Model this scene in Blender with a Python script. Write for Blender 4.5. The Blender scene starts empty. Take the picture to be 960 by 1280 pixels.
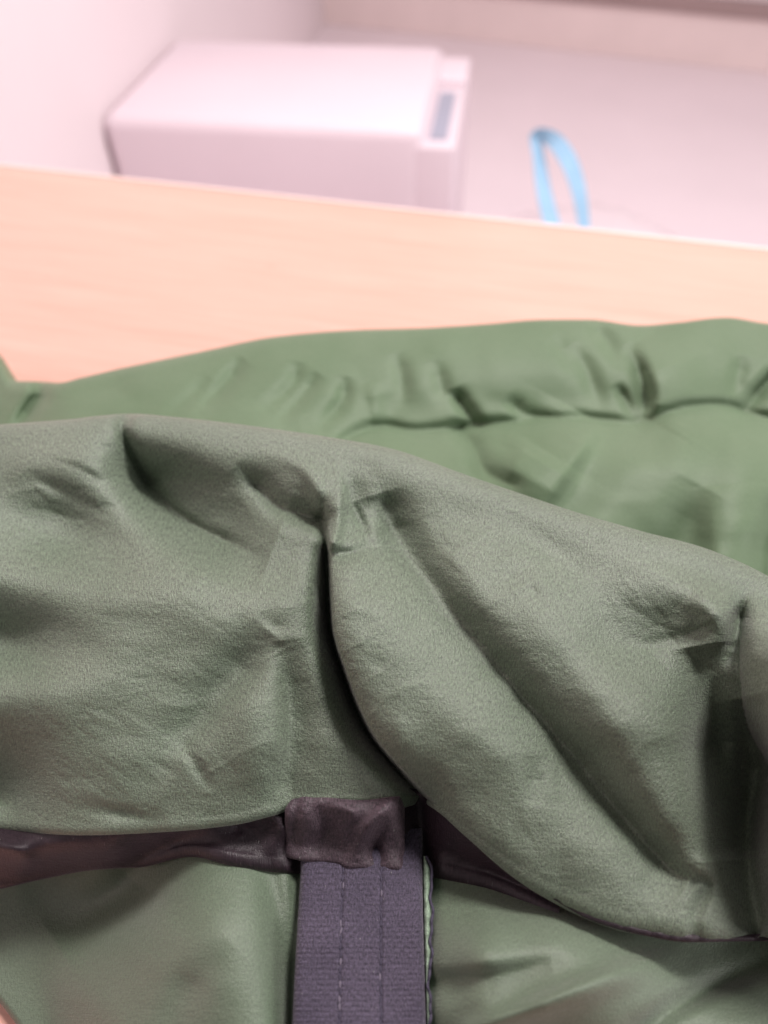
import bpy, math, random
import numpy as np
from mathutils import Matrix, Vector

random.seed(4)
rng = np.random.default_rng(7)
SC = bpy.context.scene
COL = SC.collection

# ------------------------------------------------------------------ camera
TZ = 0.74                                   # table top height
CAM = np.array([0.0, 0.0, TZ + 0.30])
PITCH, ROLL, FPX = math.radians(48.0), math.radians(1.5), 960.0
_F = np.array([0, math.cos(PITCH), -math.sin(PITCH)])
_R0 = np.array([1.0, 0, 0]); _U0 = np.array([0, math.sin(PITCH), math.cos(PITCH)])
_R = _R0 * math.cos(ROLL) - _U0 * math.sin(ROLL)
_U = _U0 * math.cos(ROLL) + _R0 * math.sin(ROLL)
cd = bpy.data.cameras.new("camera"); cam = bpy.data.objects.new("camera", cd); COL.objects.link(cam)
M = Matrix(((_R[0], _U[0], -_F[0], CAM[0]), (_R[1], _U[1], -_F[1], CAM[1]), (_R[2], _U[2], -_F[2], CAM[2]), (0, 0, 0, 1)))
cam.matrix_world = M
cd.sensor_fit = 'VERTICAL'; cd.sensor_height = 24.0; cd.lens = 24.0 * FPX / 1280.0
cd.clip_start = 0.01; cd.clip_end = 60
cd.dof.use_dof = True; cd.dof.focus_distance = 0.247; cd.dof.aperture_fstop = 4.1
SC.camera = cam

# ------------------------------------------------------------------ world, lamps, exposure
w = bpy.data.worlds.new("World"); SC.world = w; w.use_nodes = True
bg = w.node_tree.nodes["Background"]
bg.inputs[0].default_value = (1.0, 0.93, 0.93, 1); bg.inputs[1].default_value = 0.16

def area_lamp(name, loc, target, size, power, color):
    ld = bpy.data.lights.new(name, 'AREA'); ld.shape = 'RECTANGLE'; ld.size, ld.size_y = size
    ld.energy = power; ld.color = color
    o = bpy.data.objects.new(name, ld); COL.objects.link(o); o.location = loc
    o.rotation_euler = (Vector(target) - Vector(loc)).to_track_quat('-Z', 'Y').to_euler()
    return o
area_lamp("ceiling_lamp", (0.70, 0.92, 2.58), (0.0, 0.25, 0.78), (0.45, 0.45), 56, (1.0, 0.905, 0.905))
area_lamp("background_fill", (0.4, 2.2, 2.7), (0.2, 2.0, 0), (1.6, 1.2), 14, (1.0, 0.90, 0.91))  # added fill for the floor and background, no known source
area_lamp("side_fill", (2.5, -0.4, 1.75), (-0.3, 1.8, 0.4), (1.4, 1.2), 46, (1.0, 0.91, 0.93))  # unseen fill added to brighten the box front and left wall
SC.view_settings.view_transform = 'Standard'; SC.view_settings.look = 'None'
SC.view_settings.exposure = 0.0; SC.view_settings.gamma = 1.0
SC.view_settings.use_curve_mapping = False

# ------------------------------------------------------------------ helpers
def rays(px, py):
    px = np.asarray(px, float); py = np.asarray(py, float)
    return (_F + _R * ((px - 480) / FPX)[..., None] + _U * ((640 - py) / FPX)[..., None])
def on_z(px, py, z):                        # the point that a sight line meets at height z
    d = rays(px, py); t = (np.asarray(z) - CAM[2]) / d[..., 2]
    return CAM + d * t[..., None]
def curve(pts):
    a = np.array(pts, float)
    xs, ys = a[:, 0], a[:, 1]
    m = np.gradient(ys, xs)
    for i in range(1, len(xs) - 1):          # monotone-limited tangents
        s0 = (ys[i] - ys[i-1]) / (xs[i] - xs[i-1]); s1 = (ys[i+1] - ys[i]) / (xs[i+1] - xs[i])
        m[i] = 0 if s0 * s1 <= 0 else 2 * s0 * s1 / (s0 + s1)
    def f(x):
        x = np.clip(np.asarray(x, float), xs[0], xs[-1])
        k = np.clip(np.searchsorted(xs, x) - 1, 0, len(xs) - 2)
        h = xs[k+1] - xs[k]; t = (x - xs[k]) / h
        return ((2*t**3 - 3*t**2 + 1) * ys[k] + (t**3 - 2*t**2 + t) * h * m[k]
                + (-2*t**3 + 3*t**2) * ys[k+1] + (t**3 - t**2) * h * m[k+1])
    return f
def smooth(t):
    t = np.clip(t, 0, 1); return t * t * (3 - 2 * t)

def poly_dist(X, Y, pts):
    """signed distance to a polyline (positive to the walker's right, y down) and the place along it, 0..1"""
    P = np.array(pts, float)
    # resample as a smooth path
    n = len(P)
    if n > 2:
        tt = np.linspace(0, n - 1, (n - 1) * 5 + 1); Q = np.empty((len(tt), 2))
        for i, t in enumerate(tt):
            k = min(int(t), n - 2); u = t - k
            p0, p1, p2, p3 = P[max(k-1, 0)], P[k], P[k+1], P[min(k+2, n-1)]
            Q[i] = 0.5 * (2*p1 + (p2-p0)*u + (2*p0-5*p1+4*p2-p3)*u*u + (3*p1-p0-3*p2+p3)*u**3)
        P = Q
    best = np.full(X.shape, 1e9); sg = np.zeros(X.shape); si = np.zeros(X.shape); al = np.zeros(X.shape)
    m = len(P) - 1
    for i in range(m):
        a, b = P[i], P[i+1]; d = b - a; L2 = (d**2).sum() + 1e-9
        u = np.clip(((X - a[0]) * d[0] + (Y - a[1]) * d[1]) / L2, 0, 1)
        dx, dy = X - a[0] - u * d[0], Y - a[1] - u * d[1]
        D = dx*dx + dy*dy
        k = D < best
        best = np.where(k, D, best)
        cr = (d[0]*dy - d[1]*dx); sg = np.where(k, np.sign(cr), sg); si = np.where(k, cr / (np.sqrt(L2 * D) + 1e-9), si); al = np.where(k, (i + u) / m, al)
    return np.sqrt(best) * np.where(sg == 0, 1, sg), al, si

def fold(X, Y, pts, amps, wl, wr=None, sharp=0.0):
    """a crease (amps < 0) or ridge (amps > 0) along pts, in mm; wl / wr widths to the walker's left / right"""
    wr = wl if wr is None else wr
    pad = 3.2 * max(wl, wr); A = np.array(pts, float)
    R = np.zeros(X.shape)
    k = (X > A[:, 0].min() - pad) & (X < A[:, 0].max() + pad) & (Y > A[:, 1].min() - pad) & (Y < A[:, 1].max() + pad)
    if not k.any(): return R
    d, a, si = poly_dist(X[k], Y[k], pts)
    amp = np.interp(a, np.linspace(0, 1, len(amps)), amps)
    q = np.abs(d) / (wl + (wr - wl) * (0.5 + 0.5 * si))
    g = np.exp(-q * q)
    if sharp: g = (1 - sharp) * g + sharp * np.exp(-np.sqrt(q * q + 0.02) * 1.6)
    R[k] = amp * g
    return R
def bump(X, Y, cx, cy, rx, ry, amp, ang=0.0):
    c, s = math.cos(math.radians(ang)), math.sin(math.radians(ang))
    u = ((X - cx) * c + (Y - cy) * s) / rx; v = (-(X - cx) * s + (Y - cy) * c) / ry
    return amp * np.exp(-(u*u + v*v))
def noise2(X, Y, sx, sy, seed, octaves=2):
    """smooth value noise, -1..1"""
    out = np.zeros(X.shape); tot = 0
    for o in range(octaves):
        r = np.random.default_rng(seed + o); T = r.uniform(-1, 1, (64, 64))
        u, v = X / sx * 2**o + 17.3, Y / sy * 2**o + 11.7
        i, j = np.floor(u).astype(int), np.floor(v).astype(int); fu, fv = u - i, v - j
        fu, fv = fu*fu*fu*(fu*(fu*6-15)+10), fv*fv*fv*(fv*(fv*6-15)+10)
        g = lambda a, b: T[a % 64, b % 64]
        val = (g(i, j)*(1-fu) + g(i+1, j)*fu)*(1-fv) + (g(i, j+1)*(1-fu) + g(i+1, j+1)*fu)*fv
        out += val / 2**o; tot += 1 / 2**o
    return out / tot

def link(o, parent=None):
    COL.objects.link(o)
    if parent is not None: o.parent = parent
    return o
def tag(o, label, cat, kind=None, group=None):
    if label: o["label"] = label
    if cat: o["category"] = cat
    if kind: o["kind"] = kind
    if group: o["group"] = group
    return o
def mesh_obj(name, verts, faces, mat, parent=None, uv=None, smooth_on=True):
    me = bpy.data.meshes.new(name)
    me.from_pydata([tuple(v) for v in verts], [], faces)
    if uv is not None:
        l = me.uv_layers.new(name="UVMap")
        idx = np.empty(len(me.loops), int); me.loops.foreach_get("vertex_index", idx)
        l.data.foreach_set("uv", np.asarray(uv, np.float32)[idx].ravel())
    me.polygons.foreach_set("use_smooth", [smooth_on] * len(me.polygons))
    if mat: me.materials.append(mat)
    me.update()
    return link(bpy.data.objects.new(name, me), parent)
def grid_obj(name, P, UV, mat, parent):
    """P is (rows, cols, 3)"""
    r, c = P.shape[:2]
    me = bpy.data.meshes.new(name)
    nv = r * c; nf = (r - 1) * (c - 1)
    a = (np.arange(r - 1)[:, None] * c + np.arange(c - 1)[None]).ravel()
    F = np.stack([a, a + c, a + c + 1, a + 1], 1)
    me.vertices.add(nv); me.vertices.foreach_set("co", P.reshape(-1).astype(np.float32))
    me.loops.add(nf * 4); me.loops.foreach_set("vertex_index", F.ravel().astype(np.int32))
    me.polygons.add(nf); me.polygons.foreach_set("loop_start", (np.arange(nf) * 4).astype(np.int32))
    me.polygons.foreach_set("use_smooth", np.ones(nf, bool))
    me.update(calc_edges=True)
    l = me.uv_layers.new(name="UVMap")
    l.data.foreach_set("uv", UV.reshape(-1, 2)[F.ravel()].astype(np.float32).ravel())
    me.materials.append(mat); me.validate()
    return link(bpy.data.objects.new(name, me), parent)
def box_mesh(name, size, bevel, mat, parent=None, loc=(0, 0, 0), rotz=0.0, segs=3):
    import bmesh
    bm = bmesh.new(); bmesh.ops.create_cube(bm, size=1)
    bmesh.ops.scale(bm, vec=size, verts=bm.verts)
    if bevel: bmesh.ops.bevel(bm, geom=bm.edges[:] , offset=bevel, segments=segs, profile=0.5, affect='EDGES')
    me = bpy.data.meshes.new(name); bm.to_mesh(me); bm.free(); me.materials.append(mat)
    for p in me.polygons: p.use_smooth = bevel > 0.004
    o = link(bpy.data.objects.new(name, me), parent); o.location = loc; o.rotation_euler = (0, 0, rotz)
    return o
def empty(name, loc=(0, 0, 0), rotz=0.0):
    o = bpy.data.objects.new(name, None); o.empty_display_size = 0.05; COL.objects.link(o)
    o.location = loc; o.rotation_euler = (0, 0, rotz); return o
def shift(a, k): return np.concatenate([a[k:], a[-1:].repeat(k, 0)]) if k > 0 else a
def smooth_cols(a, n):
    k = np.hanning(n + 2)[1:-1]; k /= k.sum()
    pad = n // 2
    b = np.concatenate([a[:1].repeat(pad, 0), a, a[-1:].repeat(pad, 0)])
    return np.stack([np.convolve(b[:, i], k, 'valid') for i in range(a.shape[1])], 1)[:len(a)]
def curl(Pedge, Pprev, radius, end_deg, n, drop=0.0, sm=61, slope=None):
    """rows that roll over from an edge row: outward and down along an arc"""
    tau = smooth_cols(Pedge - Pprev, sm)
    h = tau.copy(); h[:, 2] = 0; h /= np.linalg.norm(h, axis=1)[:, None] + 1e-12
    a0 = np.arctan2(tau[:, 2], (tau * h).sum(1))
    if slope is not None:                    # outward = square to the smoothed edge line, at a fixed slope
        g = np.gradient(smooth_cols(Pedge, sm), axis=0); q = np.stack([g[:, 1], -g[:, 0], 0 * g[:, 0]], 1)
        q *= np.sign((q * h).sum(1).mean()); h = q / np.linalg.norm(q, axis=1)[:, None]
        a0 = np.radians(np.full(len(h), slope, float) if np.ndim(slope) == 0 else slope)
    if slope is None: a0 = smooth_cols(a0[:, None], 141)[:, 0]
    a0 = np.clip(a0, -1.2, 0.9)
    rows = []; P = Pedge.copy(); end = math.radians(end_deg)
    r = radius if np.ndim(radius) == 0 else np.asarray(radius)[:, None]
    for i in range(n):
        a = a0 + (end - a0) * (i + 0.5) / n; da = np.abs(end - a0) / n
        P = P + r * da[:, None] * (np.cos(a)[:, None] * h + np.sin(a)[:, None] * np.array([0, 0, 1.0]))
        rows.append(P)
    if drop:
        for i in range(5):
            P = P + (math.cos(end) * h + math.sin(end) * np.array([0, 0, 1.0])) * drop / 5
            rows.append(P)
    return rows

# ------------------------------------------------------------------ materials
def nt(name):
    m = bpy.data.materials.new(name); m.use_nodes = True
    t = m.node_tree; return m, t, t.nodes["Principled BSDF"]
def N(t, kind, **kw):
    n = t.nodes.new(kind)
    for k, v in kw.items():
        if k.startswith("i_"): n.inputs[k[2:].replace("_", " ")].default_value = v
        else: setattr(n, k, v)
    return n
def L(t, a, b): t.links.new(a, b)
def ramp(t, src, stops):
    r = t.nodes.new("ShaderNodeValToRGB"); e = r.color_ramp.elements
    while len(e) < len(stops): e.new(0.5)
    for el, (p, c) in zip(e, stops):
        el.position = p; el.color = c if len(c) == 4 else (*c, 1)
    L(t, src, r.inputs[0]); return r.outputs[0]
def fabric(name, c0, c1, rough, sheen, sheen_tint, weave, crinkle, speck, spec=0.35):
    m, t, b = nt(name)
    uv = N(t, "ShaderNodeUVMap").outputs[0]
    mp = N(t, "ShaderNodeMapping"); mp.inputs["Rotation"].default_value = (0, 0, math.radians(6)); L(t, uv, mp.inputs[0])
    uvr = mp.outputs[0]
    # broad colour unevenness
    n0 = N(t, "ShaderNodeTexNoise", i_Scale=7.0, i_Detail=4.0, i_Roughness=0.6); L(t, uv, n0.inputs[0])
    base = ramp(t, n0.outputs[0], [(0.32, c0), (0.68, c1)])
    # threads: two crossing directions of fine yarn
    def yarn(sx, sy):
        k = N(t, "ShaderNodeMapping"); k.inputs["Scale"].default_value = (sx, sy, 1); L(t, uvr, k.inputs[0])
        n = N(t, "ShaderNodeTexNoise", i_Scale=1.0, i_Detail=2.0, i_Roughness=0.7); L(t, k.outputs[0], n.inputs[0]); return n.outputs[0]
    ya, yb = yarn(520, 190), yarn(190, 520)
    mx = N(t, "ShaderNodeMath", operation='ADD'); L(t, ya, mx.inputs[0]); wb_ = N(t, "ShaderNodeMath", operation='MULTIPLY'); L(t, yb, wb_.inputs[0]); wb_.inputs[1].default_value = 0.4; L(t, wb_.outputs[0], mx.inputs[1])
    hal = N(t, "ShaderNodeMath", operation='MULTIPLY'); L(t, mx.outputs[0], hal.inputs[0]); hal.inputs[1].default_value = 0.714
    col = N(t, "ShaderNodeMix", data_type='RGBA', blend_type='MULTIPLY'); col.inputs[0].default_value = 1.0
    L(t, base, col.inputs[6])
    L(t, ramp(t, hal.outputs[0], [(0.36, (1 - speck,) * 3), (0.5, (1, 1, 1)), (0.63, (1 + speck,) * 3)]), col.inputs[7])
    # sparkle of the threads, painted into the colour as pale specks
    tk = N(t, "ShaderNodeMix", data_type='RGBA', blend_type='MIX'); L(t, col.outputs[2], tk.inputs[6])
    tk.inputs[7].default_value = (0.42, 0.43, 0.40, 1)
    L(t, ramp(t, yarn(430, 130), [(0.69, (0, 0, 0)), (0.80, (speck * 1.6,) * 3)]), tk.inputs[0])
    L(t, tk.outputs[2], b.inputs["Base Color"])
    b.inputs["Roughness"].default_value = rough
    b.inputs["Specular IOR Level"].default_value = spec
    b.inputs["Sheen Weight"].default_value = sheen; b.inputs["Sheen Roughness"].default_value = 0.45
    b.inputs["Sheen Tint"].default_value = (*sheen_tint, 1)
    # crinkle: low irregular puckers wider than tall
    ck = N(t, "ShaderNodeMapping"); ck.inputs["Scale"].default_value = (62, 250, 1); L(t, uv, ck.inputs[0])
    cn = N(t, "ShaderNodeTexNoise", i_Scale=1.0, i_Detail=3.0, i_Roughness=0.55, i_Distortion=0.6); L(t, ck.outputs[0], cn.inputs[0])
    b1 = N(t, "ShaderNodeBump"); b1.inputs["Strength"].default_value = crinkle; b1.inputs["Distance"].default_value = 0.0012
    L(t, cn.outputs[0], b1.inputs["Height"])
    b2 = N(t, "ShaderNodeBump"); b2.inputs["Strength"].default_value = weave; b2.inputs["Distance"].default_value = 0.0006
    L(t, hal.outputs[0], b2.inputs["Height"]); L(t, b1.outputs[0], b2.inputs["Normal"])
    L(t, b2.outputs[0], b.inputs["Normal"])
    return m
def plain(name, c, rough, spec=0.4, var=0.04, scale=6.0, bumpv=0.0, bscale=60.0):
    m, t, b = nt(name)
    co = N(t, "ShaderNodeTexCoord").outputs["Object"]
    n = N(t, "ShaderNodeTexNoise", i_Scale=scale, i_Detail=4.0); L(t, co, n.inputs[0])
    L(t, ramp(t, n.outputs[0], [(0.3, tuple(max(0, x * (1 - var)) for x in c)), (0.7, tuple(min(1, x * (1 + var)) for x in c))]), b.inputs["Base Color"])
    b.inputs["Roughness"].default_value = rough; b.inputs["Specular IOR Level"].default_value = spec
    if bumpv:
        n2 = N(t, "ShaderNodeTexNoise", i_Scale=bscale, i_Detail=3.0); L(t, co, n2.inputs[0])
        bp = N(t, "ShaderNodeBump"); bp.inputs["Strength"].default_value = bumpv; bp.inputs["Distance"].default_value = 0.002
        L(t, n2.outputs[0], bp.inputs["Height"]); L(t, bp.outputs[0], b.inputs["Normal"])
    return m

M_collar = fabric("matte_olive_fabric", (0.084, 0.122, 0.075), (0.108, 0.146, 0.097), 0.58, 0.16, (1.0, 0.95, 0.98), 1.0, 0.18, 0.46, 0.95)
M_puffer = fabric("green_puffer_nylon", (0.100, 0.156, 0.086), (0.122, 0.178, 0.106), 0.56, 0.12, (0.9, 1.0, 0.85), 0.20, 0.08, 0.06, 0.25)
M_front = fabric("green_lining", (0.080, 0.120, 0.072), (0.102, 0.142, 0.092), 0.58, 0.25, (1.0, 0.95, 0.97), 0.6, 0.16, 0.22, 0.75)  # even green base, close to the collar cloth
M_satin = fabric("plum_satin", (0.015, 0.010, 0.013), (0.027, 0.018, 0.024), 0.46, 0.12, (0.9, 0.6, 0.75), 0.5, 0.15, 0.40, 0.35)
M_loop = fabric("plum_satin_loop", (0.034, 0.022, 0.029), (0.062, 0.043, 0.053), 0.55, 0.25, (0.9, 0.7, 0.8), 0.8, 0.15, 0.70, 0.5)
M_tape = fabric("plum_grey_webbing", (0.044, 0.038, 0.060), (0.066, 0.056, 0.084), 0.75, 0.30, (0.9, 0.85, 0.95), 1.0, 0.30, 0.60)
M_selvedge = fabric("pale_green_selvedge", (0.20, 0.29, 0.20), (0.26, 0.36, 0.26), 0.7, 0.2, (1, 1, 1), 0.5, 0.2, 0.3)
M_thread_dark = plain("dark_thread", (0.05, 0.045, 0.07), 0.8)
M_thread = plain("grey_thread", (0.13, 0.115, 0.15), 0.7)
M_white = plain("white_painted_metal", (0.755, 0.655, 0.70), 0.4, 0.4, 0.012)
M_panel = plain("grey_blue_plastic", (0.34, 0.36, 0.44), 0.35)
M_wall = plain("white_wall_paint", (0.79, 0.705, 0.72), 0.75, 0.2, 0.015, 3.0, 0.1)
M_floor = plain("pale_vinyl_floor", (0.80, 0.705, 0.735), 0.45, 0.35, 0.02, 4.0)
M_skirt = plain("beige_skirting", (0.80, 0.68, 0.655), 0.5, 0.3, 0.03)
M_trim = plain("brown_trim", (0.34, 0.25, 0.24), 0.5)
M_bag = plain("white_bag_plastic", (0.60, 0.525, 0.55), 0.35, 0.45, 0.03, 8.0)
M_blue = plain("light_blue_plastic", (0.30, 0.50, 0.67), 0.75, 0.2, 0.06, 20.0)
M_edge = plain("pale_edge_band", (0.80, 0.66, 0.60), 0.4)
M_leg = plain("white_table_leg", (0.7, 0.68, 0.67), 0.4)

def wood():
    m, t, b = nt("pale_oak_laminate")
    co = N(t, "ShaderNodeTexCoord").outputs["Object"]
    def nz(sc, detail, rough, dist=0.0):
        k = N(t, "ShaderNodeMapping"); k.inputs["Scale"].default_value = sc; L(t, co, k.inputs[0])
        n = N(t, "ShaderNodeTexNoise", i_Scale=1.0, i_Detail=detail, i_Roughness=rough, i_Distortion=dist); L(t, k.outputs[0], n.inputs[0]); return n.outputs[0]
    g1 = nz((3.0, 42, 1), 5, 0.62, 0.5); g2 = nz((9, 230, 1), 3, 0.7); g3 = nz((26, 60, 1), 2, 0.5)
    base = ramp(t, g1, [(0.28, (0.64, 0.362, 0.288)), (0.50, (0.665, 0.385, 0.310)), (0.74, (0.68, 0.405, 0.330))])
    mx = N(t, "ShaderNodeMix", data_type='RGBA', blend_type='MULTIPLY'); mx.inputs[0].default_value = 1.0
    L(t, base, mx.inputs[6]); L(t, ramp(t, g2, [(0.25, (0.90, 0.87, 0.85)), (0.6, (1.02, 1.02, 1.02))]), mx.inputs[7])
    m2 = N(t, "ShaderNodeMix", data_type='RGBA', blend_type='MULTIPLY'); m2.inputs[0].default_value = 1.0
    L(t, mx.outputs[2], m2.inputs[6]); L(t, ramp(t, g3, [(0.16, (0.80, 0.72, 0.68)), (0.27, (1, 1, 1))]), m2.inputs[7])
    L(t, m2.outputs[2], b.inputs["Base Color"])
    b.inputs["Roughness"].default_value = 0.42; b.inputs["Specular IOR Level"].default_value = 0.35
    bp = N(t, "ShaderNodeBump"); bp.inputs["Strength"].default_value = 0.12; bp.inputs["Distance"].default_value = 0.0006
    L(t, g2, bp.inputs["Height"]); L(t, bp.outputs[0], b.inputs["Normal"])
    return m
M_wood = wood()

# ------------------------------------------------------------------ setting: floor, walls
A = on_z(0., 205., TZ); B = on_z(960., 310., TZ)          # far edge of the table
ex = (B - A) / np.linalg.norm(B - A); ey = np.array([-ex[1], ex[0], 0])
yaw = math.atan2(ex[1], ex[0])
FLOOR = box_mesh("floor", (9, 8, 0.1), 0, M_floor, None, (0, 1.5, -0.05)); FLOOR["kind"] = "structure"

# the white box by the wall fixes where the left wall and the skirting stand
BH = 0.45
b0 = on_z(122., 146., BH); b1 = on_z(530., 162., BH); b3 = on_z(228., 47., BH)
bx = (b1 - b0); bw = np.linalg.norm(bx); bx /= bw; by = np.array([-bx[1], bx[0], 0]); bd = float((b3 - b0) @ by)
byaw = math.atan2(bx[1], bx[0])
wall_pt = on_z(640., 60., 0.0)                             # skirting meets floor
wp2 = on_z(960., 96., 0.0)
wx = (wp2 - wall_pt); wx /= np.linalg.norm(wx); wy = np.array([-wx[1], wx[0], 0]); wyaw = math.atan2(wx[1], wx[0])
wc = wall_pt + wy * 0.06
WALL = box_mesh("back_wall", (9, 0.1, 2.7), 0, M_wall, None, tuple(wc + wy * 0.05 + np.array([0, 0, 1.35])), wyaw)
WALL["kind"] = "structure"
SK = box_mesh("skirting_board", (9, 0.02, 0.165), 0.003, M_skirt, WALL, (0, -0.06, -1.35 + 0.0825))
TR = box_mesh("skirting_cap", (9, 0.035, 0.05), 0.004, M_trim, WALL, (0, -0.0685, -1.35 + 0.191))
lw0 = b0 - bx * 0.005
LW = box_mesh("left_wall", (0.1, 6, 2.7), 0, M_wall, None, tuple(lw0 - bx * 0.05 + by * 0.2 + np.array([0, 0, 1.35 - BH])), byaw)
LW["kind"] = "structure"

# ------------------------------------------------------------------ table
tab = tag(empty("table", tuple(((A + B) / 2 - ey * 0.40) * np.array([1, 1, 0])), yaw),
          "pale wood table with the green jacket lying on it", "table")
box_mesh("tabletop", (1.8, 0.796, 0.025), 0.0015, M_wood, tab, (0, -0.002, TZ - 0.0125))
box_mesh("edge_band", (1.8, 0.004, 0.0262), 0.0012, M_edge, tab, (0, 0.3985, TZ - 0.0125))
for sx in (-0.82, 0.82):
    for sy in (-0.34, 0.34):
        box_mesh("leg", (0.05, 0.05, TZ - 0.025), 0.003, M_leg, tab, (sx, sy, (TZ - 0.025) / 2))

# ------------------------------------------------------------------ white box
wb = tag(empty("storage_box", tuple((b0 + bx * bw / 2 + by * bd / 2) * np.array([1, 1, 0])), byaw),
         "plain white box by the left wall with a grey-blue panel on its right end", "box")
box_mesh("body", (bw, bd, BH), 0.026, M_white, wb, (0, 0, BH / 2))
fr = box_mesh("end_panel", (0.100, bd * 0.66, BH - 0.03), 0.010, M_white, wb, (bw / 2 + 0.0105, -bd * 0.165, (BH - 0.03) / 2))
box_mesh("dark_panel", (0.034, bd * 0.50, 0.006), 0.002, M_panel, fr, (0.014, -0.012, (BH - 0.03) / 2 + 0.001))
box_mesh("end_cap", (0.100, bd * 0.30, BH - 0.02), 0.010, M_white, wb, (bw / 2 + 0.0105, bd * 0.335, (BH - 0.02) / 2))

# ------------------------------------------------------------------ bag with a blue drawstring
bc = on_z(735., 282., 0.34)
bag = tag(empty("bag", (bc[0], bc[1], 0)), "pale bag behind the table with a light blue loop handle sticking up", "bag")
nu, nv = 72, 40
V = []
for j in range(nv):
    v = j / (nv - 1)
    for i in range(nu):
        a = 2 * math.pi * i / nu
        prof = np.interp(v, [0, .1, .3, .5, .7, .85, .94, 1], [.17, .20, .215, .205, .165, .115, .065, .012])
        wr = 1 + 0.05 * math.sin(5*a + 3*v) + 0.035 * math.sin(11*a + 7*v) + 0.02 * math.sin(19*a - 4*v)
        V.append((prof * wr * math.cos(a) * 1.15, prof * wr * math.sin(a), 0.345 * (1 - (1 - v)**1.5)))
Fc = [(j*nu+i, j*nu+(i+1) % nu, (j+1)*nu+(i+1) % nu, (j+1)*nu+i) for j in range(nv-1) for i in range(nu)]
Fc.append(tuple(range(nu-1, -1, -1))); Fc.append(tuple((nv-1)*nu + i for i in range(nu)))
mesh_obj("bag_body", V, Fc, M_bag, bag)
def band(name, pts, width, thick, mat, parent, widths=None):
    """flat plastic band along 3-D points; its width lies across the camera-facing side direction given per point"""
    P = np.array(pts); n = len(P); verts = []; T = np.gradient(P, axis=0); T /= np.linalg.norm(T, axis=1)[:, None]
    for i in range(n):
        nrm = np.array([0.25, -1.0, 0.15]); s = np.cross(T[i], nrm); s /= np.linalg.norm(s); q = np.cross(s, T[i])
        wd = width if widths is None else widths[i]
        for a, b in ((-1, -1), (1, -1), (1, 1), (-1, 1)): verts.append(P[i] + s * a * wd / 2 + q * b * thick / 2)
    f = [(i*4+k, i*4+(k+1) % 4, (i+1)*4+(k+1) % 4, (i+1)*4+k) for i in range(n-1) for k in range(4)]
    f += [(3, 2, 1, 0), tuple((n-1)*4 + k for k in range(4))]
    o = mesh_obj(name, verts, f, mat, parent, smooth_on=False); return o
dd = float((bc - CAM) @ _F) - 0.20
def at_depth(px, py, d): return CAM + rays(px, py) * d
path = [(696, 300), (690, 280), (682, 250), (677, 222), (674, 198), (671, 182), (668, 170), (676, 168), (686, 171), (695, 177), (705, 190), (714, 207), (721, 228), (726, 250), (730, 280), (732, 300)]
pa = np.array(path, float); tt = np.linspace(0, len(pa) - 1, 90)
pa = np.stack([np.interp(tt, np.arange(len(pa)), pa[:, k]) for k in (0, 1)], 1)
pa = smooth_cols(pa, 7)
pp = [at_depth(x, y, dd + 0.012 * math.sin(i * 0.07)) - np.array([bc[0], bc[1], 0]) for i, (x, y) in enumerate(pa)]
band("loop_handle", pp, 0.0215, 0.0016, M_blue, bag, [0.0225 + 0.004 * math.sin(i * 0.11 + 1) for i in range(90)])

# ------------------------------------------------------------------ the jacket
jk = tag(empty("puffer_jacket", (0.0, 0.2, TZ)), "dark green padded jacket lying rumpled on the pale wood table", "jacket")
J0 = np.array([0.0, 0.2, TZ])
def px_grid(x0, x1, top, bot, nx, ny):
    xs = np.linspace(x0, x1, nx); t = np.linspace(0, 1, ny)
    yt, yb = top(xs), bot(xs)
    return np.broadcast_to(xs, (ny, nx)).copy(), yt + t[:, None] * (yb - yt)
def finish(name, rows, uvs, mat):
    P = np.concatenate(rows) - J0
    return grid_obj(name, P, np.concatenate(uvs), mat, jk)
def uv_of(X, Y): return np.stack([X, -Y], -1) / 1000.0
def uv_rows(X, Y, n, stepy):
    return [np.stack([X, -(Y + stepy * (i + 1))], -1)[None] / 1000.0 for i in range(n)]

# --- back panel: the padded body lying away from us
sil = curve([(-260, 425), (-60, 432), (-14, 436), (2, 462), (12, 478), (32, 479), (54, 480), (66, 481), (100, 473), (150, 460), (250, 438), (350, 418), (450, 410), (520, 408), (600, 403), (690, 397), (740, 397), (800, 404), (850, 400), (910, 394), (960, 402), (1050, 410), (1220, 440), (1480, 500)])
X, Y = px_grid(-420, 1480, lambda x: sil(x) + 13, lambda x: 800 + 0*x, 720, 260)
Rl = np.zeros(X.shape)
Rl += fold(X, Y, [(380, 556), (450, 540), (480, 534), (520, 540), (580, 534), (650, 528), (720, 524), (770, 528), (805, 530), (840, 514), (900, 508), (960, 524), (1100, 545)], [-5, -10, -11, -11, -10, -10, -10, -12, -12], 56, 30)
Rl += fold(X, Y, [(430, 552), (450, 540), (480, 534), (520, 540), (580, 534), (650, 528), (720, 524), (770, 528), (805, 530), (840, 514), (900, 508), (960, 524), (1100, 545)], [-3, -4, -4, -5, -4, -4, -4, -4, -5], 9, 7)
Rl += fold(X, Y, [(576, 540), (592, 560), (606, 590), (640, 606)], [-7, -8, -6, -3], 15, 12, 0.4)
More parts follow.
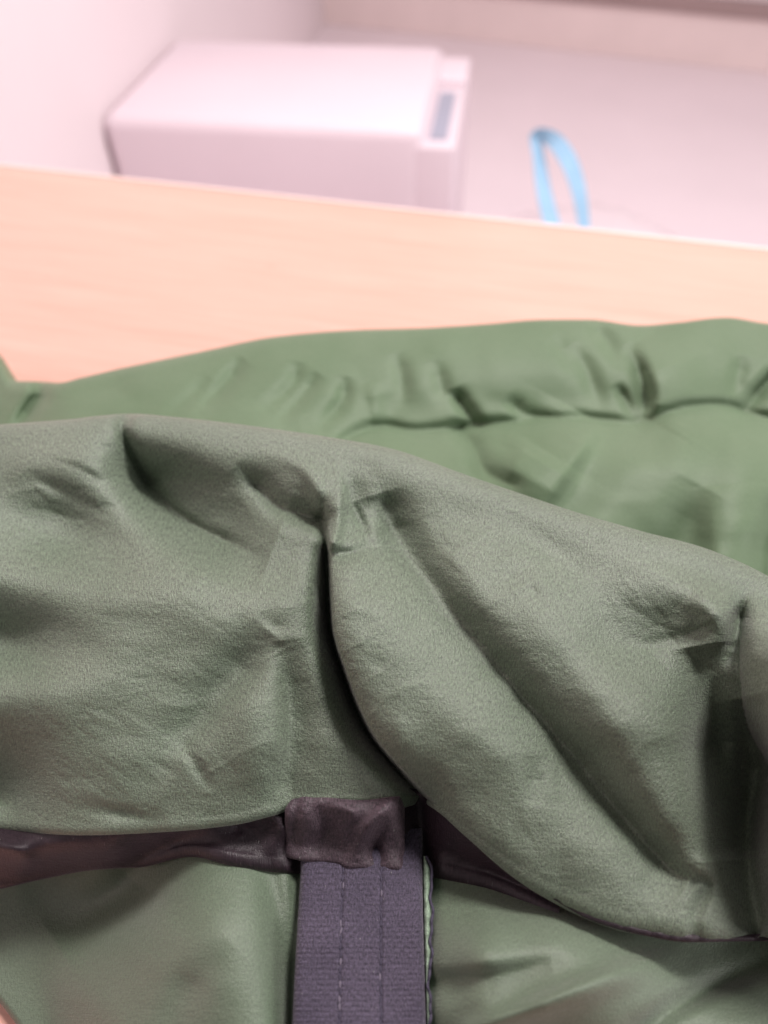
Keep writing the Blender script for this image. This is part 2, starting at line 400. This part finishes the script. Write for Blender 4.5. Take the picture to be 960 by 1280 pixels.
for pts, amp, wl, wr in [
    ([(305, 448), (282, 478), (252, 512)], -2.4, 16, 11), ([(262, 470), (240, 495), (205, 520)], -1.2, 16, 12),
    ([(372, 452), (366, 480), (336, 508)], -2.0, 14, 14), ([(398, 466), (380, 492), (352, 522)], -2.0, 12, 10), ([(432, 470), (428, 500), (404, 528)], -2.2, 12, 12),
    ([(462, 476), (470, 505), (466, 530)], 1.5, 15, 15), ([(495, 440), (502, 470), (505, 500)], -1.8, 13, 13),
    ([(545, 450), (552, 480), (556, 500)], -1.6, 12, 14), ([(566, 486), (578, 508), (598, 530)], -4.0, 13, 10),
    ([(630, 500), (655, 516), (690, 520)], -2.5, 14, 9), ([(690, 420), (705, 440), (715, 470)], -1.0, 14, 14),
    ([(715, 430), (735, 465), (748, 500)], -2.0, 14, 16), ([(735, 404), (755, 422), (772, 450)], -2.6, 16, 12),
    ([(783, 430), (800, 465), (806, 500), (800, 526)], -4.0, 13, 13), ([(800, 425), (818, 465), (824, 505), (815, 526)], 4.0, 55, 16), ([(770, 480), (782, 500), (792, 522)], -2.0, 9, 9),
    ([(930, 445), (922, 470), (918, 495)], -1.5, 13, 13), ([(985, 455), (955, 482), (930, 512)], -5.0, 13, 10), ([(60, 480), (40, 505), (20, 535)], -6.0, 13, 10),
    ([(745, 526), (728, 556), (690, 612), (660, 655)], 5.0, 13, 62), ([(664, 552), (650, 575), (628, 612)], 4.0, 60, 17),
    ([(600, 545), (640, 560), (670, 556)], -1.0, 12, 10)]:
    k_ = 1.35 if amp < 0 else 1.4; w_ = 0.85 if amp < 0 else 1.0
    Rl += fold(X, Y, pts, [0, k_ * amp, k_ * amp, amp * 0.5], wl * w_, wr * w_, 0.2)
Rl += bump(X, Y, 915, 620, 40, 80, 4.0) + bump(X, Y, 820, 590, 90, 60, 3.0) + bump(X, Y, 880, 480, 60, 40, 3.0) + bump(X, Y, 600, 455, 160, 40, 2.0)
Rl += fold(X, Y, [(891, 606), (894, 650), (899, 710), (900, 780)], [0, 4, 7, 8], 55, 22, 0.3) + fold(X, Y, [(886, 612), (866, 650), (842, 710), (815, 770)], [0, -3.5, -5.5, -6], 26, 50)
Rl += fold(X, Y, [(815, 530), (792, 580), (755, 650)], [0, 2.4, 2], 34, 30) + fold(X, Y, [(868, 520), (852, 570), (822, 640)], [0, 2.2, 2], 34, 26) + fold(X, Y, [(920, 525), (935, 580), (940, 660)], [0, 2, 2], 30, 30)
Rl += fold(X, Y, [(978, 640), (962, 690), (958, 760)], [-8, -8, -8], 18, 18)
Rl += 1.2 * noise2(X, Y, 75, 50, 3)
Zb = 0.050 - 0.004 * smooth((250 - X) / 300) - 0.012 * smooth((Y - 560) / 200) - 0.016 * smooth((90 - X) / 130)
Z = TZ + Zb + Rl / 1000
P = on_z(X, Y, Z)
rows = curl(P[0], P[3], 0.028, -112, 14, 0.004, 41)[::-1]
nb = len(rows)
finish("back_panel", [np.stack(rows), P], [np.concatenate(uv_rows(X[0], Y[0] - 60, nb, 3)), uv_of(X, Y)], M_puffer)

# --- front panel: padded fronts under the collar, left and right of the zip tape
bot = curve([(-260, 985), (-100, 1130), (0, 1246), (27, 1282), (70, 1340), (160, 1410), (400, 1430), (1220, 1430)])
topf = curve([(-260, 940), (100, 950), (480, 930), (620, 960), (1220, 1000)])
X, Y = px_grid(-260, 1480, topf, lambda x: bot(x) - 5, 611, 230)
Rl = np.zeros(X.shape)
Rl += bump(X, Y, 275, 1170, 85, 110, 16, 14) + bump(X, Y, 320, 1310, 80, 90, 7)
Rl += fold(X, Y, [(200, 1050), (165, 1100), (122, 1142), (70, 1178)], [-8, -13, -7, -2], 40, 32)
Rl += fold(X, Y, [(338, 1090), (352, 1160), (360, 1230), (362, 1300)], [-2, -5, -7, -6], 14, 20)
Rl += fold(X, Y, [(375, 1060), (372, 1160), (366, 1300)], [-4, -5, -6], 12, 12)
Rl += fold(X, Y, [(215, 1290), (240, 1230), (290, 1180)], [-2, -3, 0], 26, 26)
Rl += bump(X, Y, 70, 1130, 130, 50, -12) + bump(X, Y, 40, 1210, 120, 80, -7)
Rl += bump(X, Y, 690, 1170, 150, 50, 9, 6) + bump(X, Y, 605, 1190, 36, 60, 4)
Rl += fold(X, Y, [(545, 1228), (610, 1222), (690, 1206)], [-4, -6, -1], 14, 26)
Rl += fold(X, Y, [(590, 1290), (680, 1255), (780, 1215), (860, 1190)], [6, 8, 6, 0], 16, 22)
Rl += fold(X, Y, [(800, 1290), (850, 1255), (910, 1225), (960, 1210)], [-5, -7, -6, -3], 18, 14)
Rl += bump(X, Y, 700, 1240, 170, 85, 24, 6) + bump(X, Y, 600, 1240, 40, 90, 5) - 6 * np.exp(-((X - 530) / 14.0)**2)
Rl += bump(X, Y, 925, 1050, 110, 115, -26) + bump(X, Y, 900, 1185, 110, 40, -9) + bump(X, Y, 930, 1290, 60, 30, 5)
Rl += 0.9 * noise2(X, Y, 70, 60, 21)
Z = TZ + 0.040 - 0.020 * smooth((215 - X) / 180) * smooth((Y - 1040) / 60) + Rl / 1000 - 0.024 * smooth((100 - X + (Y - 1200) * 0.8) / 200)
Z = TZ + 0.5 * ((Z - TZ) + 0.006 + np.sqrt((Z - TZ - 0.006)**2 + 0.004**2))
P = on_z(X, Y, Z)
rb = curl(P[-1], P[-4], 0.005, -110, 10, 0.006, 41)
FRONT = (X, Y, Z)
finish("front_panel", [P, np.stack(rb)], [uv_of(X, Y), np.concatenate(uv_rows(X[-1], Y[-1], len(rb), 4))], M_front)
def front_z(px, py):
    """height of the front panel under a pixel (nearest grid vertex)"""
    px, py = np.broadcast_arrays(np.asarray(px, float), np.asarray(py, float))
    u = np.clip((px + 260) / 1740 * 610, 0, 609.999); i = u.astype(int); fu = u - i
    y0, y1 = [FRONT[1][r, i] * (1 - fu) + FRONT[1][r, i+1] * fu for r in (0, -1)]
    v = np.clip((py - y0) / (y1 - y0) * 229, 0, 228.999); j = v.astype(int); fv = v - j
    Zf = FRONT[2]
    return (Zf[j, i] * (1 - fu) + Zf[j, i+1] * fu) * (1 - fv) + (Zf[j+1, i] * (1 - fu) + Zf[j+1, i+1] * fu) * fv

# --- collar: the matte sheet folded over towards us
T = curve([(-260, 545), (0, 527), (80, 521), (150, 514), (200, 518), (300, 530), (400, 545), (470, 558), (560, 590), (640, 618), (720, 645), (800, 668), (870, 686), (920, 706), (960, 728), (1060, 790), (1220, 870), (1440, 960)])
H = curve([(-260, 1038), (-60, 1030), (0, 1033), (100, 1037), (200, 1033), (290, 1024), (340, 1012), (370, 1002), (440, 999), (500, 1000), (522, 1003), (545, 1014), (585, 1046), (630, 1080), (680, 1110), (750, 1140), (800, 1152), (860, 1161), (960, 1162), (1060, 1156), (1220, 1150), (1440, 1150)])
X, Y = px_grid(-260, 1440, lambda x: T(x) + 20, lambda x: H(x) - np.interp(x, [500, 600], [7, 11]), 827, 380)
t = (Y - T(X)) / (H(X) - T(X))
lobe = [(400, 560), (405, 620), (410, 690), (414, 780), (434, 850), (462, 915), (505, 968), (548, 1012)]     # left edge of the right-hand lobe
Rl = np.zeros(X.shape)
# left sheet
Rl += fold(X, Y, [(146, 508), (158, 552), (182, 604), (222, 645), (280, 678), (336, 700)], [-6, -14, -20, -20, -17, -5], 72, 34)
Rl += fold(X, Y, [(148, 512), (160, 552), (184, 602), (226, 645), (283, 676), (335, 698)], [-4, -4, -4, -3, -3, 0], 10, 10, 0.5)
Rl += fold(X, Y, [(296, 580), (322, 606), (350, 634), (398, 650)], [-1, -6, -7, -9], 26, 14, 0.5)
Rl += fold(X, Y, [(330, 556), (385, 586), (402, 630)], [2, 5, 4], 18, 12)
Rl += bump(X, Y, 95, 668, 95, 52, -14.0, 12) + bump(X, Y, 95, 545, 70, 40, 3)
Rl += fold(X, Y, [(30, 590), (70, 610), (130, 640)], [0, -1.2, 0], 9, 9) + fold(X, Y, [(60, 572), (110, 592), (150, 620)], [0, -1.0, 0], 8, 9)
Rl += bump(X, Y, 0, 800, 85, 46, -15, 8) + bump(X, Y, -25, 985, 85, 75, -21)
Rl += bump(X, Y, 60, 860, 90, 40, 3.0, -10) + bump(X, Y, 210, 745, 150, 50, 3.0, 12)
Rl += fold(X, Y, [(338, 790), (302, 834), (258, 890), (190, 968)], [0, -5.5, -6, -1], 22, 30)
Rl += fold(X, Y, [(354, 800), (362, 855), (366, 920), (350, 1000)], [0, -5, -4.5, -2], 26, 16)
Rl += fold(X, Y, [(326, 765), (345, 782), (362, 776)], [0, -1.0, 0], 9, 9) + bump(X, Y, 320, 920, 30, 60, 2.5)
Rl += fold(X, Y, [(232, 935), (250, 965), (262, 990)], [-1, -1.6, 0], 9, 9) + fold(X, Y, [(90, 1002), (150, 1018), (210, 1030)], [0, -2, 0], 10, 10)
# deep crease and the lobe standing over it
lx = curve([(480, 398), (560, 400), (620, 405), (690, 410), (780, 414), (850, 434), (915, 462), (968, 505), (1012, 548), (1060, 600), (1300, 860)])
dL = (lx(Y) - X) * curve([(480, 1), (780, 1), (850, .92), (968, .74), (1300, .7)])(Y)
ampL = curve([(540, 0), (615, 0.2), (660, 3), (710, 7.5), (800, 10.5), (900, 10), (960, 7), (1000, 6), (1060, 8)])(Y)
aL = np.interp(Y, [560, 1012], [0, 1])
side = smooth((-dL + 4) / 8)                                                   # 1 on the lobe
Rl += side * ampL * (0.45 + 0.55 * np.exp(-np.maximum(-dL, 0) / 150.0)) 
Rl += side * 8.0 * np.sqrt(1 - (1 - np.clip(-dL / 38.0, 0, 1))**2) * curve([(0, 0), (.15, .05), (.45, 1), (1, 1)])(aL) - side * 6.0 * curve([(0, 0), (.4, 1), (1, 1)])(aL)
valley = curve([(540, 0), (610, 1), (650, 6), (710, 22), (800, 38), (900, 36), (960, 28), (1000, 16), (1100, 16)])(Y)
Rl -= (1 - side) * valley * np.exp(-(np.maximum(dL - 2, 0) / 11.0)**1.1)
# small folded tip at the top of the lobe
Rl += fold(X, Y, [(418, 575), (424, 620), (416, 676)], [1, 5, 6], 10, 20) + fold(X, Y, [(452, 575), (464, 610), (470, 665)], [-1, 1, 2], 12, 12)
Rl += fold(X, Y, [(440, 628), (450, 650), (461, 676)], [-0.5, -2.2, -0.5], 6, 6)
Rl += fold(X, Y, [(414, 690), (435, 692), (462, 684)], [-2, -3, -1.5], 7, 12)
Rl += fold(X, Y, [(472, 552), (478, 566), (482, 574)], [-2, -2, 0], 5, 5) + bump(X, Y, 440, 572, 24, 8, -2.0, 20)
# right lobe
vC = [(476, 616), (492, 662), (518, 706), (586, 793), (650, 870), (714, 942), (770, 1012), (828, 1078), (862, 1104)]
Rl += fold(X, Y, vC, [-3, -10, -10, -9, -8, -8, -8, -8, -3], 30, 46)
Rl += fold(X, Y, vC, [0, -2, -2, -2, -3, -3, -4, -4, -1], 14, 16, 0.4)
Rl += fold(X, Y, [(640, 720), (700, 800), (765, 890), (835, 1010)], [0, 3, 4, 3], 55, 30)
Rl += fold(X, Y, [(540, 830), (600, 910), (680, 1010), (760, 1085)], [1, 3, 3, 2], 70, 70)
Rl += bump(X, Y, 810, 800, 95, 58, -11.0, 20) + bump(X, Y, 700, 690, 60, 26, -3.0, 35)
Rl += fold(X, Y, [(760, 800), (815, 806), (862, 792), (892, 776)], [0, -1.2, -1.5, 0], 10, 14, 0.2)
Rl += fold(X, Y, [(700, 650), (790, 690), (880, 740)], [2, 4, 4], 26, 20)
Rl += fold(X, Y, [(866, 738), (896, 768), (904, 806)], [0, 4.5, 0], 18, 26)
Rl += fold(X, Y, [(936, 730), (926, 770), (918, 816)], [-2, -11, -4], 14, 14)
rbx = curve([(600, 1000), (700, 952), (729, 944), (780, 932), (821, 929), (860, 931), (902, 938), (952, 964), (1010, 1012), (1160, 1130)])
dR = (rbx(Y) - X)
Rl += np.sqrt(1 - (1 - np.clip((-dR + 5) / 22, 0, 1))**2) * curve([(690, 0), (745, 7), (830, 26), (1000, 30), (1160, 24)])(Y) * (0.5 + 0.5 * smooth(-dR / 60))
Rl += fold(X, Y, [(880, 806), (890, 866), (904, 930), (914, 1000), (920, 1075)], [0, -16, -32, -24, 0], 42, 42)
Rl += fold(X, Y, [(936, 870), (952, 960), (934, 1060), (950, 1170)], [-4, -30, -32, -14], 28, 34)
Rl += fold(X, Y, [(904, 830), (917, 930), (906, 1060)], [0, 6, 0], 14, 16)
Rl += fold(X, Y, [(872, 1104), (884, 1108), (872, 1135), (864, 1160)], [-2, -3.5, -2.5, -1], 10, 10)
Rl += fold(X, Y, [(664, 945), (669, 975), (668, 1010)], [0, -2.2, 0], 14, 14) + bump(X, Y, 560, 840, 40, 30, -1.5, 30)
Rl += fold(X, Y, [(874, 684), (915, 706), (962, 738)], [-1, -3, -4], 7, 7)
# crisp small buckles where the cloth bends
rd = 1 - np.abs(noise2(X * 0.86 - Y * 0.5, X * 0.5 + Y * 0.86, 95, 42, 61, 2)) * 2.2
Rl += 0.28 * np.clip(rd, 0, 1)**2 * (0.35 + 0.65 * smooth(noise2(X, Y, 170, 130, 64, 1) + 0.4))
rd = 1 - np.abs(noise2(X * 0.8 + Y * 0.6, -X * 0.6 + Y * 0.8, 120, 36, 71, 2)) * 2.4
Rl -= 0.20 * np.clip(rd, 0, 1)**2 * smooth(noise2(X, Y, 150, 150, 77, 1) + 0.3)
# bundles of short fine creases, each with its own run: x0, y0, x1, y1, angle, count, depth
cr = np.random.default_rng(23)
for x0, y0, x1, y1, ang, cnt, dp in [(25, 560, 170, 670, 18, 16, 0.8), (410, 560, 480, 690, 75, 12, 0.7), (490, 630, 620, 740, 38, 14, 0.55), (640, 690, 800, 800, 60, 16, 0.55),
                                     (220, 560, 400, 680, 40, 14, 0.6), (120, 720, 340, 860, 6, 26, 0.35), (60, 880, 350, 1010, 24, 22, 0.5), (430, 720, 600, 900, 8, 24, 0.35),
                                     (580, 880, 780, 1090, 70, 16, 0.45), (760, 690, 910, 800, 28, 14, 0.6), (860, 820, 930, 1100, 80, 12, 0.7), (330, 760, 400, 1000, 82, 10, 0.6)]:
    for _ in range(cnt):
        cx, cy = cr.uniform(x0, x1), cr.uniform(y0, y1); a = math.radians(ang + cr.normal(0, 14)); ln = cr.uniform(14, 48); bend = cr.normal(0, 4)
        dx, dy = math.cos(a) * ln, math.sin(a) * ln; wd = cr.uniform(2.6, 5.0)
        Rl += fold(X, Y, [(cx - dx, cy - dy), (cx - dy / ln * bend, cy + dx / ln * bend), (cx + dx, cy + dy)], [0, 0.42 * dp * cr.choice([-1, -1, 1]) * cr.uniform(0.4, 1.2), 0], wd, wd * cr.uniform(1.0, 2.2))
# general rumple
Rl += 1.1 * noise2(X, Y, 80, 55, 5, 2) + 0.10 * noise2(X, Y, 22, 11, 9, 2)
Rl *= 0.10 + 0.90 * smooth((t - 0.035) / 0.13)
Rl += fold(X, Y, [(150, 530), (157, 552), (172, 585), (190, 612)], [-3.5, -4.5, -3, 0], 9, 9, 0.5)
Rl += -4.0 * smooth((t - 0.82) / 0.18) * smooth((570 - X) / 30)
zt = np.interp(X, [-260, 150, 480, 800, 960, 1220], [0.098, 0.104, 0.104, 0.098, 0.088, 0.070])
zh = np.interp(X, [-260, 0, 350, 500, 560, 700, 900, 1220], [0.060, 0.062, 0.066, 0.066, 0.062, 0.053, 0.056, 0.060])
Z = TZ + zt + (zh - zt) * t + 0.006 * np.sin(np.clip(t, 0, 1) * math.pi) + Rl / 1000
fz = front_z(X, Y) + 0.006 - 0.05 * smooth((1010 - Y) / 60)
Z = 0.5 * (Z + fz + np.sqrt((Z - fz)**2 + 0.003**2))
P = on_z(X, Y, Z)
top = curl(P[0], P[4], 0.015, -100, 14, 0.045, 41, 9)[::-1]
hr = np.interp(X[-1], [-260, 330, 540, 640, 1220], [0.0030, 0.0030, 0.004, 0.0055, 0.0055])
low = curl(P[-1], P[-5], hr, -172, 12, 0.0, 41, np.interp(X[-1], [500, 535, 580, 680, 780], [-14, -58, -50, -30, -16]))
finish("collar", [np.stack(top), P, np.stack(low)],
       [np.concatenate(uv_rows(X[0], Y[0] - 6.5 * (len(top) + 1), len(top), 6.5)), uv_of(X, Y), np.concatenate(uv_rows(X[-1], Y[-1], len(low), 4))], M_collar)
COLLAR = (X, Y, Z)
hem_x, hem_y, hem_z = X[-1], Y[-1], smooth_cols(Z[-1][:, None], 31)[:, 0]
def hz(x): return np.interp(x, hem_x, hem_z)

# --- satin binding hanging below the left hem and running on under the lobe
bt = lambda x: H(x) - 16
bb = curve([(-260, 1125), (-60, 1112), (0, 1106), (40, 1098), (100, 1086), (170, 1078), (240, 1057), (290, 1066), (345, 1073), (420, 1078), (520, 1078), (600, 1092), (700, 1130), (820, 1164), (960, 1170), (1220, 1140)])
X, Y = px_grid(-260, 700, bt, bb, 420, 46)
t = np.linspace(0, 1, 46)[:, None] + 0 * X
z0 = hz(X) - 0.004; z1 = front_z(X, Y) + np.interp(X, [0, 180, 340], [0.015, 0.008, 0.004])
Rl = 1.2 * noise2(X, Y, 45, 30, 31, 3) + fold(X, Y, [(-10, 1050), (30, 1075), (20, 1104)], [3, 5, 2], 14, 14) + fold(X, Y, [(252, 1020), (300, 1030), (330, 1060)], [0, -3, 1], 14, 14)
Rl += fold(X, Y, [(335, 1015), (352, 1035), (338, 1072)], [2, 4, 3], 10, 10)
Z = z0 + (np.maximum(z1, z0 - 0.03) - z0) * smooth(t) + Rl / 1000 * np.sin(np.pi * np.clip(t * 0.9 + 0.1, 0, 1))
Z = np.maximum(Z, front_z(X, Y) + 0.0015)
P = on_z(X, Y, Z)
rb = curl(P[-1], P[-4], 0.003, -170, 6, 0.006, 31)
finish("binding", [P, np.stack(rb)], [uv_of(X, Y), np.concatenate(uv_rows(X[-1], Y[-1], len(rb), 2))], M_satin)

# --- satin hanging loop folded over the zip tape
lt = curve([(355, 1010), (372, 999), (400, 1000), (450, 1003), (500, 998), (520, 1000)])
lb = curve([(355, 1066), (378, 1071), (420, 1074), (436, 1080), (470, 1080), (500, 1082), (520, 1084)])
X, Y = px_grid(356, 506, lt, lb, 110, 60)
t = np.linspace(0, 1, 60)[:, None] + 0 * X
Rl = fold(X, Y, [(492, 1002), (462, 1032), (440, 1076)], [3, 4, 0.8], 13, 9) + fold(X, Y, [(392, 1010), (408, 1035), (388, 1070)], [-1, -3.5, -0.5], 14, 12)
Rl += fold(X, Y, [(478, 1030), (470, 1060), (476, 1082)], [-1, -4, -0.8], 8, 9) + fold(X, Y, [(372, 1002), (368, 1040), (372, 1068)], [-1, -1.5, 0], 6, 8)
Rl += fold(X, Y, [(420, 1006), (440, 1016), (436, 1030)], [1, 2, 0], 8, 8) + 0.5 * noise2(X, Y, 30, 22, 41, 2) + 0.15 * noise2(X, Y, 9, 7, 44, 2)
Z = hz(X) + 0.0008 + (TZ + 0.0502 - hz(X) - 0.0008) * smooth(t * 1.15) + Rl / 1000 + 0.0018 * np.sin(np.pi * t) - 0.0035 * np.exp(-(X - 356) / 5.0) - 0.0035 * np.exp(-(506 - X) / 5.0)
P = on_z(X, Y, Z)
ru = curl(P[0], P[3], 0.002, -120, 5, 0.006, 15)[::-1]; rb = curl(P[-1], P[-4], 0.0012, -170, 6, 0.006, 15)
finish("hanging_loop", [np.stack(ru), P, np.stack(rb)], [np.concatenate(uv_rows(X[0], Y[0] - 20, len(ru), 2)), uv_of(X, Y), np.concatenate(uv_rows(X[-1], Y[-1], len(rb), 2))], M_loop)

# --- woven tape running down the middle
tl = curve([(1030, 377), (1080, 376), (1150, 372), (1220, 368), (1285, 365), (1400, 360)])
tr = curve([(1030, 528), (1080, 528), (1150, 529), (1220, 531), (1285, 533), (1400, 536)])
nyt, nxt = 620, 110
ys = np.linspace(1035, 1400, nyt); u = np.linspace(0, 1, nxt)
X = tl(ys)[:, None] + u * (tr(ys) - tl(ys))[:, None]; Y = np.broadcast_to(ys[:, None], X.shape) + 2.0 * np.sin(u * 3.1)[None] 
zc = np.interp(ys, [1035, 1080, 1180, 1300, 1400], [0.046, 0.048, 0.050, 0.049, 0.046])[:, None]
rib = 0.00006 * np.sin(Y / 6.6 * 2 * math.pi + 0.5 * noise2(X, Y, 30, 30, 51)) * (1 + 0.6 * noise2(X, Y, 12, 9, 52))
edge = np.minimum(u, 1 - u)[None]
groove = -0.0007 * (np.exp(-((u - 0.35) / 0.012)**2) + np.exp(-((u - 0.665) / 0.012)**2))[None]
Z = TZ + zc + rib + groove + 0.0015 * np.sin(u * math.pi)[None] - 0.003 * np.exp(-edge / 0.015) + 0.0006 * noise2(X, Y, 60, 80, 53)
TAPE = (X, Y, Z)
P = on_z(X, Y, Z)
Pt = P.transpose(1, 0, 2); Ut = uv_of(X, Y).transpose(1, 0, 2)
dn = np.array([0, 0, -1.0])
lf = [Pt[0] + dn * 0.008, Pt[0] + dn * 0.003]; rt = [Pt[-1] + dn * 0.003, Pt[-1] + dn * 0.008]
tape = finish("zip_tape", [np.stack(lf), Pt, np.stack(rt)], [np.stack([Ut[0], Ut[0]]), Ut, np.stack([Ut[-1], Ut[-1]])], M_tape)
# stitches along the two grooves
me = None
def stitch_mesh(name, mat):
    V = []; n = 6
    for i, (x, r) in enumerate([(-1, .25), (-.6, .8), (0, 1), (.6, .8), (1, .25)]):
        for k in range(n):
            a = 2 * math.pi * k / n; V.append((r * 0.00034 * math.cos(a), x * 0.00095, r * 0.00030 * math.sin(a)))
    F_ = [(i*n+k, i*n+(k+1) % n, (i+1)*n+(k+1) % n, (i+1)*n+k) for i in range(4) for k in range(n)]
    F_ += [tuple(range(n)), tuple(4*n + k for k in range(n))][::1]
    m_ = bpy.data.meshes.new(name); m_.from_pydata(V, [], F_); m_.materials.append(mat); return m_
SM = [stitch_mesh("stitch", M_thread_dark), stitch_mesh("stitch", M_thread)]
for frac in (0.35, 0.665):
    k = int(round(frac * (nxt - 1)))
    for q, yy in enumerate(np.arange(1086, 1300, 9.5)):
        j = int(round((yy - 1035) / 365 * (nyt - 1)))
        o = link(bpy.data.objects.new("stitch", SM[1 if rng.random() < 0.22 else 0]), tape)
        p = on_z(X[j, k] + rng.normal(0, 0.6), Y[j, k], Z[j, k] + 0.0004) - J0
        o.location = p; o.rotation_euler = (0, 0, rng.normal(0, 0.12))

# --- pale selvedge and dark thread on the tape's right side
ys = np.linspace(1070, 1300, 240); wob = 1.6 * np.sin(ys / 9.0) + 1.2 * np.sin(ys / 4.3 + 1)
wdt = np.interp(ys, [1070, 1095, 1150, 1190, 1215, 1300], [3, 8, 7, 6, 2, 1.2])
us = np.linspace(0, 1, 7)
X = tr(ys)[:, None] + 1.5 + us * (wdt + 0.5 * wob)[:, None]; Y = np.broadcast_to(ys[:, None], X.shape)
zz = np.interp(ys, [1035, 1080, 1180, 1300, 1400], [0.046, 0.048, 0.050, 0.049, 0.046])[:, None] + TZ
Z = np.maximum(zz - 0.0025, front_z(X, Y) + 0.0006) + 0.0012 * np.sin(us * math.pi)[None] + 0.0003 * np.sin(ys / 3.3)[:, None]
P = on_z(X, Y, Z).transpose(1, 0, 2)
finish("selvedge", [P, (P[-1] + dn * 0.006)[None]], [uv_of(X, Y).transpose(1, 0, 2), uv_of(X, Y).transpose(1, 0, 2)[-1:]], M_selvedge)
def cord(name, pts3, radius, mat, nseg=8, uvs=600):
    P = np.array(pts3); Tn = np.gradient(P, axis=0); Tn /= np.linalg.norm(Tn, axis=1)[:, None]
    up = np.array([0, 0, 1.0]); S = np.cross(Tn, up); S /= np.linalg.norm(S, axis=1)[:, None]; Q = np.cross(S, Tn)
    r = np.broadcast_to(radius, (len(P),))
    a = np.linspace(0, 2 * math.pi, nseg + 1)
    G = P[:, None] + r[:, None, None] * (np.cos(a)[None, :, None] * S[:, None] + np.sin(a)[None, :, None] * Q[:, None])
    l = np.concatenate([[0], np.cumsum(np.linalg.norm(np.diff(P, axis=0), axis=1))])
    UV = np.stack(np.broadcast_arrays(l[:, None] * 3.5, a[None] * 0.002), -1)
    return finish(name, [G], [UV], mat)
ez = smooth_cols(np.maximum(zz[:, 0] - 0.0018, front_z(tr(ys) + 3.5 + wdt, ys) + 0.0008)[:, None], 15)[:, 0] + 0.0003 * np.sin(ys / 2.2)
pz = on_z(tr(ys) + 3.5 + wdt + 0.8 * wob, ys, ez)
cord("edge_thread", pz, 0.00045, M_thread_dark)
# --- thin satin piping along the lobe's lower edge
xs = np.linspace(690, 1010, 220)
hh = np.interp(xs, [690, 730, 800, 880, 1010], [5, 9, 11, 11, 9])
pz = on_z(xs, H(xs) + hh, hz(xs) - 0.004 + 0.0001 * np.sin(xs / 5.0) + 0.0001 * np.sin(xs / 2.9))
cord("piping", pz, np.interp(xs, [690, 740, 860, 900, 1010], [0.0006, 0.0011, 0.0012, 0.0010, 0.0009]), M_satin, 10)
